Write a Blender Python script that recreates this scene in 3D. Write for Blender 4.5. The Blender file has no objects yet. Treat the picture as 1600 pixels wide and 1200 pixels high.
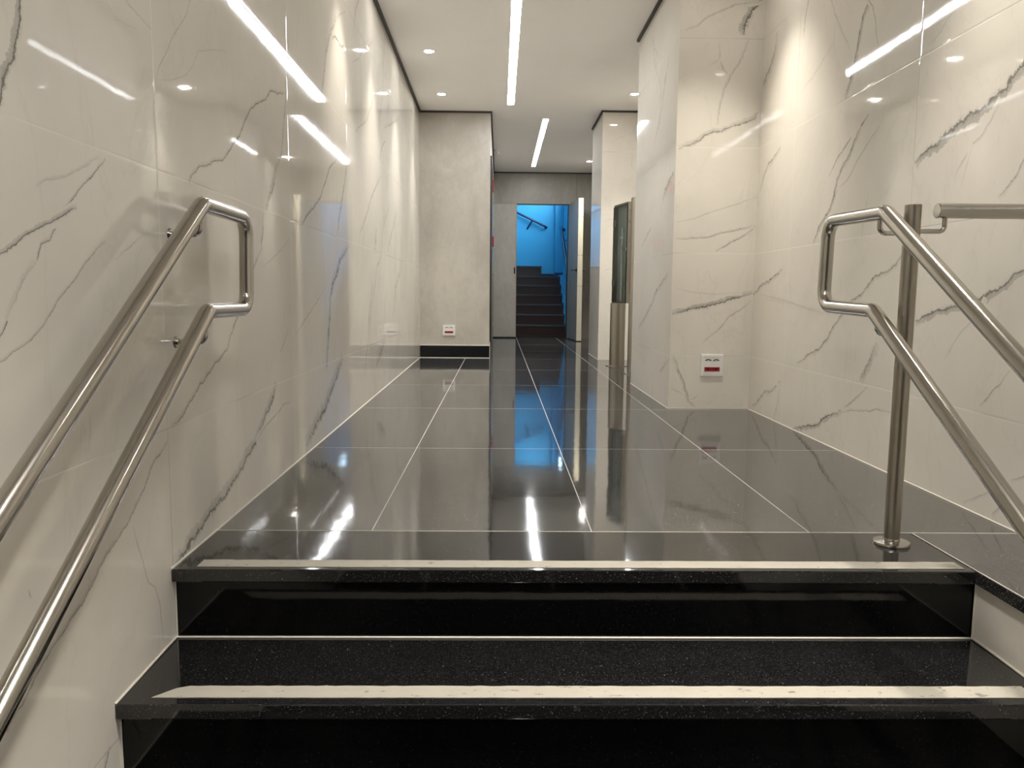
import bpy, bmesh, math, random
from mathutils import Vector, Matrix

S = bpy.context.scene
COL = S.collection
R = math.radians

# ------------------------------------------------------------------ camera
cd = bpy.data.cameras.new('camera'); cam = bpy.data.objects.new('camera', cd); COL.objects.link(cam)
cd.sensor_width = 36.0; cd.lens = 36.0 * 1222.5 / 1600.0; cd.clip_start = 0.02; cd.clip_end = 100
EYE = Vector((0, 0, 0.664))
RT = Vector((0.99984, -0.01568, 0.00901)); DN = Vector((0.00718, -0.11320, -0.99355)); FW = Vector((0.01660, 0.99345, -0.11307))
m = Matrix.Identity(4)
for i in range(3):
    m[i][0] = RT[i]; m[i][1] = -DN[i]; m[i][2] = -FW[i]; m[i][3] = EYE[i]
cam.matrix_world = m
S.camera = cam

# ------------------------------------------------------------------ world and exposure
w = bpy.data.worlds.new('world'); S.world = w; w.use_nodes = True
bg = w.node_tree.nodes['Background']; bg.inputs[0].default_value = (0.05, 0.06, 0.08, 1); bg.inputs[1].default_value = 0.2
S.view_settings.view_transform = 'Standard'; S.view_settings.look = 'None'
S.view_settings.exposure = 1.68; S.view_settings.gamma = 1.0; S.view_settings.use_curve_mapping = False
S.cycles.use_denoising = True
S.cycles.max_bounces = 10; S.cycles.diffuse_bounces = 5; S.cycles.glossy_bounces = 6
S.cycles.sample_clamp_indirect = 8.0
S.cycles.caustics_reflective = True; S.cycles.blur_glossy = 0.5

# lamp powers, tuned together
STRIP = 18.0          # radiance of the linear luminaires
SPOT = 42.0
STEP_FILL = 200.0     # watts of the unseen spots added to brighten the steps
DISC = 60.0           # radiance of a spot's lens
WARM = (1.0, 0.93, 0.82)
COOL = (0.96, 0.98, 1.0)

# ------------------------------------------------------------------ node helpers
def new_mat(name):
    m = bpy.data.materials.new(name); m.use_nodes = True
    nt = m.node_tree; b = nt.nodes['Principled BSDF']
    return m, nt, b
def N(nt, t, **kw):
    n = nt.nodes.new(t)
    for k, v in kw.items(): setattr(n, k, v)
    return n
def mth(nt, op, a, b=None, c=None, clamp=False):
    n = nt.nodes.new('ShaderNodeMath'); n.operation = op; n.use_clamp = clamp
    for i, v in enumerate((a, b, c)):
        if v is None: continue
        if isinstance(v, (int, float)): n.inputs[i].default_value = v
        else: nt.links.new(v, n.inputs[i])
    return n.outputs[0]
def sstep(nt, v, lo, hi, a=0.0, b=1.0):
    n = nt.nodes.new('ShaderNodeMapRange'); n.interpolation_type = 'SMOOTHSTEP'
    nt.links.new(v, n.inputs[0])
    for i, x in enumerate((lo, hi, a, b)): n.inputs[i + 1].default_value = x
    return n.outputs[0]
def noise(nt, vec, scale, detail=3, rough=0.55, dist=0.0):
    n = nt.nodes.new('ShaderNodeTexNoise'); n.inputs['Scale'].default_value = scale
    n.inputs['Detail'].default_value = detail; n.inputs['Roughness'].default_value = rough
    n.inputs['Distortion'].default_value = dist
    if vec is not None: nt.links.new(vec, n.inputs['Vector'])
    return n.outputs[0]
def mix(nt, f, a, b):
    n = nt.nodes.new('ShaderNodeMix'); n.data_type = 'RGBA'
    if isinstance(f, (int, float)): n.inputs[0].default_value = f
    else: nt.links.new(f, n.inputs[0])
    for i, v in ((6, a), (7, b)):
        if isinstance(v, tuple): n.inputs[i].default_value = (*v, 1)
        else: nt.links.new(v, n.inputs[i])
    return n.outputs[2]
def bump(nt, b, h, dist, strength=1.0, chain=None):
    n = nt.nodes.new('ShaderNodeBump'); n.inputs['Distance'].default_value = dist; n.inputs['Strength'].default_value = strength
    nt.links.new(h, n.inputs['Height'])
    if chain is not None: nt.links.new(chain, n.inputs['Normal'])
    if b is not None: nt.links.new(n.outputs[0], b.inputs['Normal'])
    return n.outputs[0]

def joint_dist(nt, a0, sa, z0, sz):
    uv = N(nt, 'ShaderNodeUVMap', uv_map='wall'); sep = N(nt, 'ShaderNodeSeparateXYZ'); nt.links.new(uv.outputs[0], sep.inputs[0])
    ua, uz = mth(nt, 'SUBTRACT', sep.outputs[0], a0), mth(nt, 'SUBTRACT', sep.outputs[1], z0)
    da, dz = mth(nt, 'PINGPONG', ua, sa / 2), mth(nt, 'PINGPONG', uz, sz / 2)
    ia, iz = mth(nt, 'FLOOR', mth(nt, 'DIVIDE', ua, sa)), mth(nt, 'FLOOR', mth(nt, 'DIVIDE', uz, sz))
    return uv.outputs[0], mth(nt, 'MINIMUM', da, dz), ia, iz

def marble(name, a0, sa, z0=0.315, sz=0.6):
    """polished porcelain slabs with grey veins; the joints follow the 'wall' UV in metres"""
    m, nt, b = new_mat(name)
    uv, d, ia, iz = joint_dist(nt, a0, sa, z0, sz)
    pos = N(nt, 'ShaderNodeNewGeometry').outputs['Position']
    cloud = noise(nt, pos, 1.6, 5, 0.6, 0.6)
    base = mix(nt, sstep(nt, cloud, 0.3, 0.75), (0.74, 0.70, 0.63), (0.67, 0.635, 0.57))
    # faint hairline veins everywhere
    mp = N(nt, 'ShaderNodeMapping'); mp.inputs['Rotation'].default_value = (0, 0, 0); mp.inputs['Scale'].default_value = (1, 1, 0.45)
    mp.vector_type = 'POINT'; nt.links.new(pos, mp.inputs[0])
    hn = noise(nt, mp.outputs[0], 1.9, 6, 0.55, 1.2)
    hair = sstep(nt, mth(nt, 'ABSOLUTE', mth(nt, 'SUBTRACT', hn, 0.5)), 0.0, 0.012, 0.06, 0.0)
    base = mix(nt, hair, base, (0.25, 0.24, 0.225))
    # traced veins: ribbons of the same surface with a (across, along) UV
    vuv = N(nt, 'ShaderNodeUVMap', uv_map='vein'); sp = N(nt, 'ShaderNodeSeparateXYZ'); nt.links.new(vuv.outputs[0], sp.inputs[0])
    at = N(nt, 'ShaderNodeAttribute', attribute_name='vp'); sa_ = N(nt, 'ShaderNodeSeparateColor'); nt.links.new(at.outputs['Color'], sa_.inputs[0])
    st, band, wd = sa_.outputs[0], sa_.outputs[1], sa_.outputs[2]
    n1 = mth(nt, 'SUBTRACT', noise(nt, pos, 26, 4, 0.65), 0.5); n2 = mth(nt, 'SUBTRACT', noise(nt, pos, 120, 3, 0.6), 0.5)
    du = mth(nt, 'ADD', sp.outputs[0], mth(nt, 'ADD', mth(nt, 'MULTIPLY', n1, 1.1), mth(nt, 'MULTIPLY', n2, 0.4)))
    # core: a thin crack; band: soft grey to one side of it
    brk = sstep(nt, noise(nt, pos, 17, 3), 0.38, 0.62, 0.6, 1.0)
    core = mth(nt, 'MULTIPLY', mth(nt, 'SUBTRACT', 1.0, sstep(nt, mth(nt, 'ABSOLUTE', du), 0.02, 0.17)), brk)
    soft = mth(nt, 'SUBTRACT', 1.0, sstep(nt, mth(nt, 'ABSOLUTE', du), 0.0, 0.45))
    bu = mth(nt, 'ADD', du, 0.26)
    bnd = mth(nt, 'MULTIPLY', mth(nt, 'SUBTRACT', 1.0, sstep(nt, mth(nt, 'ABSOLUTE', bu), 0.22, 0.34)), band)
    tot = mth(nt, 'ADD', mth(nt, 'MULTIPLY', core, 0.9), mth(nt, 'ADD', mth(nt, 'MULTIPLY', soft, 0.22), mth(nt, 'MULTIPLY', bnd, 0.5)))
    edge = mth(nt, 'SUBTRACT', 1.0, sstep(nt, mth(nt, 'ABSOLUTE', sp.outputs[0]), 0.75, 1.0))
    tot = mth(nt, 'MULTIPLY', mth(nt, 'MULTIPLY', tot, st), edge, clamp=True)
    base = mix(nt, tot, base, (0.19, 0.178, 0.157))
    jm = mth(nt, 'LESS_THAN', d, 0.0011)
    base = mix(nt, mth(nt, 'MULTIPLY', jm, 0.8), base, mix(nt, sstep(nt, noise(nt, pos, 0.9, 2), 0.42, 0.55), (0.38, 0.355, 0.32), (0.92, 0.87, 0.77)))
    nt.links.new(base, b.inputs['Base Color'])
    b.inputs['Roughness'].default_value = 0.035; b.inputs['IOR'].default_value = 1.48
    # polish: cushioned tile edge, slow waviness
    cush = sstep(nt, d, 0.0, 0.007)
    wav = noise(nt, pos, 7.0, 2, 0.5)
    fine = noise(nt, pos, 38.0, 2, 0.5)
    hgt = mth(nt, 'ADD', mth(nt, 'MULTIPLY', cush, 0.00022), mth(nt, 'ADD', mth(nt, 'MULTIPLY', wav, 0.00022), mth(nt, 'MULTIPLY', fine, 0.00004)))
    bump(nt, b, hgt, 1.0)
    return m

def granite(name, a0=0.2653, sa=0.6206, z0=2.15, sz=1.2, joints=True, base_c=(0.016, 0.016, 0.017), ior=3.0, c2=(0.13, 0.13, 0.13), spk=0.6):
    m, nt, b = new_mat(name)
    pos = N(nt, 'ShaderNodeNewGeometry').outputs['Position']
    sp = noise(nt, pos, 300, 2, 0.6); mid = noise(nt, pos, 230, 3, 0.6)
    c = mix(nt, sstep(nt, mid, 0.45, 0.75), base_c, c2)
    c = mix(nt, sstep(nt, sp, 0.64, 0.74), c, (spk, spk, spk * 0.98))
    vo = N(nt, 'ShaderNodeTexVoronoi'); vo.inputs['Scale'].default_value = 38; nt.links.new(pos, vo.inputs['Vector'])
    c = mix(nt, sstep(nt, vo.outputs['Distance'], 0.03, 0.07, 0.7, 0.0), c, (spk * 1.4, spk * 1.4, spk * 1.35))
    rr = sstep(nt, noise(nt, pos, 300, 2), 0.3, 0.8, 0.035, 0.10)
    nt.links.new(rr, b.inputs['Roughness'])
    if joints:
        uv, d, ia, iz = joint_dist(nt, a0, sa, z0, sz)
        jm = mth(nt, 'LESS_THAN', d, 0.0016)
        c = mix(nt, jm, c, (0.42, 0.40, 0.36))
        nt.links.new(mth(nt, 'MAXIMUM', rr, mth(nt, 'MULTIPLY', jm, 0.6)), b.inputs['Roughness'])
    nt.links.new(c, b.inputs['Base Color'])
    b.inputs['IOR'].default_value = ior
    h = mth(nt, 'MULTIPLY', noise(nt, pos, 5.0, 2), 0.0006)
    bump(nt, b, h, 1.0)
    return m

def concrete(name, c1, c2, rough=0.55, ior=1.45):
    m, nt, b = new_mat(name)
    pos = N(nt, 'ShaderNodeNewGeometry').outputs['Position']
    mp = N(nt, 'ShaderNodeMapping'); mp.inputs['Scale'].default_value = (1, 1, 0.6); nt.links.new(pos, mp.inputs[0])
    n = noise(nt, mp.outputs[0], 2.2, 7, 0.62, 1.0); n2 = noise(nt, mp.outputs[0], 14, 5, 0.7, 0.5)
    f = mth(nt, 'ADD', mth(nt, 'MULTIPLY', n, 0.7), mth(nt, 'MULTIPLY', n2, 0.3))
    nt.links.new(mix(nt, sstep(nt, f, 0.35, 0.65), c1, c2), b.inputs['Base Color'])
    b.inputs['Roughness'].default_value = rough; b.inputs['IOR'].default_value = ior
    bump(nt, b, n2, 0.0015)
    return m

def plain(name, c, rough=0.5, metal=0.0, emit=None, es=0.0, var=0.06, scale=30, bumpd=0.0):
    m, nt, b = new_mat(name)
    pos = N(nt, 'ShaderNodeNewGeometry').outputs['Position']
    n = noise(nt, pos, scale, 3)
    c2 = tuple(x * (1 - var * 2) for x in c)
    nt.links.new(mix(nt, n, c, c2), b.inputs['Base Color'])
    b.inputs['Roughness'].default_value = rough; b.inputs['Metallic'].default_value = metal
    if emit:
        b.inputs['Emission Color'].default_value = (*emit, 1); b.inputs['Emission Strength'].default_value = es
    if bumpd: bump(nt, b, n, bumpd)
    return m

def steel(name, c=(0.50, 0.475, 0.435), rough=0.19):
    m, nt, b = new_mat(name)
    pos = N(nt, 'ShaderNodeNewGeometry').outputs['Position']
    n = noise(nt, pos, 260, 2)
    b.inputs['Roughness'].default_value = rough
    nt.links.new(mix(nt, n, c, tuple(x * 0.9 for x in c)), b.inputs['Base Color'])
    b.inputs['Metallic'].default_value = 1.0
    return m

M = {}
M['marble_left'] = marble('marble_left', 1.85, 1.18, 0.34)
M['marble_right'] = marble('marble_right', 2.865, 1.18, 0.315)
M['marble_pillar'] = marble('marble_pillar', 50.0, 40.0, 0.315)
M['granite_floor'] = granite('granite_floor')
M['granite'] = granite('granite', joints=False, base_c=(0.006, 0.006, 0.0065), ior=1.65, c2=(0.024, 0.024, 0.024), spk=0.17)
M['granite_low'] = granite('granite_low', ior=1.4, base_c=(0.004, 0.004, 0.004), c2=(0.01, 0.01, 0.01), spk=0.05)
M['granite_low'].node_tree.nodes['Principled BSDF'].inputs['Specular IOR Level'].default_value = 0.15
for l_ in list(M['granite_low'].node_tree.links):
    if l_.to_socket.name == 'Roughness' and l_.to_node.type == 'BSDF_PRINCIPLED': M['granite_low'].node_tree.links.remove(l_)
M['granite_low'].node_tree.nodes['Principled BSDF'].inputs['Roughness'].default_value = 0.8
M['granite_riser'] = granite('granite_riser', joints=False, base_c=(0.0015, 0.0015, 0.0018), ior=1.38, c2=(0.003, 0.003, 0.003), spk=0.02)
M['granite_platform'] = granite('granite_platform', a0=1.18, sa=40, z0=2.15, sz=1.2)
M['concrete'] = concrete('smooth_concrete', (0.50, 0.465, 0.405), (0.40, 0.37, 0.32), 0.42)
M['concrete_shaded'] = concrete('shaded_cement', (0.34, 0.32, 0.28), (0.27, 0.25, 0.22), 0.42)  # darker copy of the smooth concrete; the end wall's shade is in its colour
M['concrete_door'] = concrete('door_concrete', (0.45, 0.425, 0.375), (0.36, 0.34, 0.30), 0.5)
M['plaster'] = plain('ceiling_plaster', (0.80, 0.775, 0.735), 0.8, var=0.02, scale=4)
M['steel'] = steel('brushed_steel')
M['steel_dark'] = steel('satin_steel', (0.40, 0.365, 0.31), 0.33)
M['white_plastic'] = plain('white_plastic', (0.78, 0.77, 0.75), 0.3, var=0.01)
M['recess_shade'] = plain('painted_recess_shade', (0.10, 0.10, 0.09), 0.4)  # dark colour that paints the shade inside the white outlet recesses
M['red_plastic'] = plain('red_plastic', (0.32, 0.008, 0.015), 0.25)
M['dark_red'] = plain('dark_red_plastic', (0.05, 0.002, 0.004), 0.3)
M['grout'] = plain('white_grout', (0.72, 0.68, 0.60), 0.6, var=0.1, scale=60)
M['black'] = plain('black_metal', (0.015, 0.015, 0.015), 0.4)
M['reveal'] = plain('dark_reveal', (0.05, 0.047, 0.042), 0.6)
M['black_tile'] = plain('black_tile', (0.008, 0.009, 0.011), 0.15)
M['lamp_ring'] = plain('lamp_ring', (0.75, 0.74, 0.72), 0.35)
M['strip_light'] = plain('strip_light', (0.9, 0.9, 0.9), 0.4, emit=COOL, es=STRIP)
M['disc_light'] = plain('spot_lens', (0.9, 0.9, 0.9), 0.4, emit=(1.0, 0.95, 0.86), es=DISC)
M['blue_wall'] = plain('blue_paint', (0.055, 0.34, 0.52), 0.6, var=0.03, scale=3)
M['brown_granite'] = plain('brown_granite', (0.06, 0.029, 0.024), 0.3, var=0.3, scale=120)
M['brown_tread'] = plain('grey_granite_nosing', (0.05, 0.044, 0.044), 0.35, var=0.3, scale=120)
M['navy'] = plain('navy_handrail', (0.008, 0.02, 0.06), 0.4)
M['blue_rail'] = plain('blue_rail_paint', (0.02, 0.10, 0.25), 0.4)
M['panel'] = plain('grey_green_panel', (0.36, 0.38, 0.34), 0.6)
M['cream'] = plain('cream_edge', (0.70, 0.66, 0.52), 0.5, var=0.08)
M['door_face'] = concrete('grey_door_paint', (0.20, 0.195, 0.18), (0.17, 0.165, 0.155), 0.5)
M['sign_red'] = plain('red_sign', (0.45, 0.02, 0.03), 0.4)
M['wood_edge'] = plain('tan_edge', (0.36, 0.27, 0.20), 0.6)

def glass_mat():
    m, nt, b = new_mat('smoked_glass')
    b.inputs['Base Color'].default_value = (0.86, 0.90, 0.88, 1); b.inputs['Roughness'].default_value = 0.03
    b.inputs['Transmission Weight'].default_value = 1.0; b.inputs['IOR'].default_value = 1.45
    return m
M['glass'] = glass_mat()

def tape_mat():
    m, nt, b = new_mat('anti_slip_tape')
    pos = N(nt, 'ShaderNodeNewGeometry').outputs['Position']
    mp = N(nt, 'ShaderNodeMapping'); mp.inputs['Scale'].default_value = (0.5, 1, 1); nt.links.new(pos, mp.inputs[0])
    c = mix(nt, noise(nt, pos, 12, 4), (0.40, 0.375, 0.325), (0.32, 0.30, 0.255))
    c = mix(nt, sstep(nt, noise(nt, mp.outputs[0], 55, 4, 0.7), 0.61, 0.67, 0.0, 0.75), c, (0.10, 0.095, 0.085))
    c = mix(nt, sstep(nt, noise(nt, pos, 500, 2), 0.55, 0.75, 0.0, 0.35), c, (0.25, 0.23, 0.2))
    nt.links.new(c, b.inputs['Base Color']); b.inputs['Roughness'].default_value = 0.75
    bump(nt, b, noise(nt, pos, 700, 2), 0.0005)
    return m
M['tape'] = tape_mat()

# ------------------------------------------------------------------ mesh helpers
def link(name, bm, mat, parent=None, smooth=False):
    me = bpy.data.meshes.new(name)
    bmesh.ops.recalc_face_normals(bm, faces=bm.faces[:])
    bm.to_mesh(me); bm.free()
    for mm in (mat if isinstance(mat, (list, tuple)) else [mat]): me.materials.append(mm)
    if smooth:
        for p in me.polygons: p.use_smooth = True
        try: me.set_sharp_from_angle(angle=R(40))
        except Exception: pass
    o = bpy.data.objects.new(name, me); COL.objects.link(o)
    if parent: o.parent = parent
    return o
def tag(o, label=None, cat=None, group=None, kind=None):
    if label: o['label'] = label
    if cat: o['category'] = cat
    if group: o['group'] = group
    if kind: o['kind'] = kind
    return o
def empty(name, label, cat, group=None, loc=(0, 0, 0)):
    o = bpy.data.objects.new(name, None); COL.objects.link(o); o.location = loc; o.empty_display_size = 0.1
    return tag(o, label, cat, group)
def struct(name, bm, mat, label=None, parent=None, smooth=False):
    o = link(name, bm, mat, parent, smooth)
    if parent is None: tag(o, label, None, None, 'structure')
    return o
def box(bm, x0, x1, y0, y1, z0, z1, mi=0, bev=0.0):
    r = bmesh.ops.create_cube(bm, size=1.0)
    bmesh.ops.scale(bm, vec=(x1 - x0, y1 - y0, z1 - z0), verts=r['verts'])
    bmesh.ops.translate(bm, vec=((x0 + x1) / 2, (y0 + y1) / 2, (z0 + z1) / 2), verts=r['verts'])
    fs = {f for v in r['verts'] for f in v.link_faces}
    for f in fs: f.material_index = mi
    if bev:
        es = list({e for v in r['verts'] for e in v.link_edges})
        bmesh.ops.bevel(bm, geom=es, offset=bev, segments=2, affect='EDGES', profile=0.6)
    return r['verts']
def bx(*a, **k):
    bm = bmesh.new(); box(bm, *a, **k); return bm
def cyl(bm, p0, p1, r0, r1=None, seg=32, caps=True):
    p0, p1 = Vector(p0), Vector(p1); d = p1 - p0
    r = bmesh.ops.create_cone(bm, cap_ends=caps, segments=seg, radius1=r0, radius2=r0 if r1 is None else r1, depth=d.length)
    q = Vector((0, 0, 1)).rotation_difference(d.normalized()).to_matrix().to_4x4()
    bmesh.ops.transform(bm, matrix=Matrix.Translation((p0 + p1) / 2) @ q, verts=r['verts'])
    return r['verts']
def lathe(bm, prof, c, seg=40):
    rings = []
    for r, z in prof:
        if r < 1e-6: rings.append([bm.verts.new((c[0], c[1], c[2] + z))])
        else: rings.append([bm.verts.new((c[0] + r * math.cos(2 * math.pi * k / seg), c[1] + r * math.sin(2 * math.pi * k / seg), c[2] + z)) for k in range(seg)])
    for a, b in zip(rings, rings[1:]):
        for k in range(seg):
            k2 = (k + 1) % seg
            if len(a) == 1 and len(b) == 1: continue
            if len(a) == 1: bm.faces.new((a[0], b[k], b[k2]))
            elif len(b) == 1: bm.faces.new((a[k], a[k2], b[0]))
            else: bm.faces.new((a[k], a[k2], b[k2], b[k]))
def fillet(pts, rad, n=8):
    """round the corners of a polyline"""
    pts = [Vector(p) for p in pts]; out = [pts[0]]
    for i in range(1, len(pts) - 1):
        a, b, c = pts[i - 1], pts[i], pts[i + 1]
        u = (a - b).normalized(); v = (c - b).normalized(); ang = u.angle(v)
        if ang > math.pi - 0.02: out.append(b); continue
        t = min(rad / math.tan(ang / 2), (a - b).length * 0.48, (c - b).length * 0.48)
        rr = t * math.tan(ang / 2); cc = b + (u + v).normalized() * (rr / math.sin(ang / 2))
        p, q = b + u * t - cc, b + v * t - cc; tot = p.angle(q); ax = p.cross(q).normalized()
        for k in range(n + 1): out.append(cc + Matrix.Rotation(tot * k / n, 3, ax) @ p)
    out.append(pts[-1]); return out
def tube(bm, pts, r, seg=28, caps=True):
    pts = [Vector(p) for p in pts]; T = []
    for i in range(len(pts)):
        a = pts[max(0, i - 1)]; b = pts[min(len(pts) - 1, i + 1)]; T.append((b - a).normalized())
    n = T[0].orthogonal().normalized(); rings = []
    for i, p in enumerate(pts):
        if i: n = T[i - 1].rotation_difference(T[i]) @ n
        b = T[i].cross(n)
        rings.append([bm.verts.new(p + (n * math.cos(2 * math.pi * k / seg) + b * math.sin(2 * math.pi * k / seg)) * r) for k in range(seg)])
    for A, B in zip(rings, rings[1:]):
        for k in range(seg): bm.faces.new((A[k], A[(k + 1) % seg], B[(k + 1) % seg], B[k]))
    if caps: bm.faces.new(rings[0][::-1]); bm.faces.new(rings[-1])

def rand_veins(seed, n, a0, a1, z0, z1, keep):
    """diagonal veins for the slabs beside the traced ones"""
    rnd = random.Random(seed); out = []
    for _ in range(n):
        a, z = rnd.uniform(a0, a1), rnd.uniform(z0, z1); ang = rnd.uniform(R(35), R(75)); L = rnd.uniform(0.25, 0.9)
        k = 6; pts = []
        for i in range(k + 1):
            pts.append((a, z)); ang += rnd.uniform(-0.35, 0.35); a += math.cos(ang) * L / k; z += math.sin(ang) * L / k
        if not all(keep(p) and z0 < p[1] < z1 and a0 < p[0] < a1 for p in pts): continue
        out.append((rnd.choice((1.8, 2.5, 3.5, 6)), rnd.uniform(0.3, 0.75), rnd.uniform(0.2, 0.9), pts))
    return out

def slab_wall(name, P, a0, a1, z0, z1, thick, mat, veins, label, sides=True):
    """a wall face in (a, z) metres mapped to the room by P(a, z, out), a body of real thickness behind it, veins inlaid in its surface"""
    bm = bmesh.new(); uw = bm.loops.layers.uv.new('wall'); uvn = bm.loops.layers.uv.new('vein'); vc = bm.loops.layers.float_color.new('vp')
    def quad(cs, az, vu, st=(0, 0, 0)):
        f = bm.faces.new([bm.verts.new(P(*c)) for c in cs])
        for l, w_, v_ in zip(f.loops, az, vu): l[uw].uv = w_; l[uvn].uv = v_; l[vc] = (*st, 1)
        return f
    far = [(9, 0)] * 4
    c = [(a0, z0), (a1, z0), (a1, z1), (a0, z1)]
    ref = quad([(a, z, 0) for a, z in c], c, far)
    quad([(a, z, -thick) for a, z in c], c, far)
    for i in range(4):
        p, q = c[i], c[(i + 1) % 4]
        quad([(*p, 0), (*q, 0), (*q, -thick), (*p, -thick)], [p, q, q, p], far)
    for k, (wmm, st, band, pts) in enumerate(veins):
        hw = wmm / 1000 * (2.6 if band > 0.7 else 4.0)
        P2 = [Vector(p) for p in pts]; L = []; R_ = []; s = 0; V = []
        for i, p in enumerate(P2):
            t = (P2[min(len(P2) - 1, i + 1)] - P2[max(0, i - 1)]).normalized(); nn = Vector((-t.y, t.x))
            tap = 0.35 if i in (0, len(P2) - 1) else 1.0
            L.append(p + nn * hw); R_.append(p - nn * hw)
            s += (p - P2[i - 1]).length if i else 0; V.append((s, st * tap))
        off = 0.00006 + k * 0.000006
        for i in range(len(P2) - 1):
            q = [L[i], R_[i], R_[i + 1], L[i + 1]]
            if any(not (a0 - 0.001 < v.x < a1 + 0.001 and z0 < v.y < z1) for v in q):
                q = [Vector((min(max(v.x, a0), a1), min(max(v.y, z0), z1))) for v in q]
            f = bm.faces.new([bm.verts.new(P(v.x, v.y, off)) for v in q])
            for l, v, u, e in zip(f.loops, q, (1, -1, -1, 1), (i, i, i + 1, i + 1)):
                l[uw].uv = v; l[uvn].uv = (u, V[e][0]); l[vc] = (V[e][1], band, 0, 1)
    bm.normal_update()
    me = bpy.data.meshes.new(name)
    # every face looks away from the body
    cen = Vector(P((a0 + a1) / 2, (z0 + z1) / 2, -thick / 2))
    for f in bm.faces:
        if (f.calc_center_median() - cen).dot(f.normal) < 0 and len(f.verts) == 4:
            pass
    outd = (Vector(P(a0, z0, 1)) - Vector(P(a0, z0, 0)))
    for i, f in enumerate(bm.faces):
        want = outd if (i == 0 or i > 5) else (f.calc_center_median() - cen)
        if f.normal.dot(want) < 0: f.normal_flip()
    bm.to_mesh(me); bm.free(); me.materials.append(mat)
    o = bpy.data.objects.new(name, me); COL.objects.link(o)
    return tag(o, label, None, None, 'structure')

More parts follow.
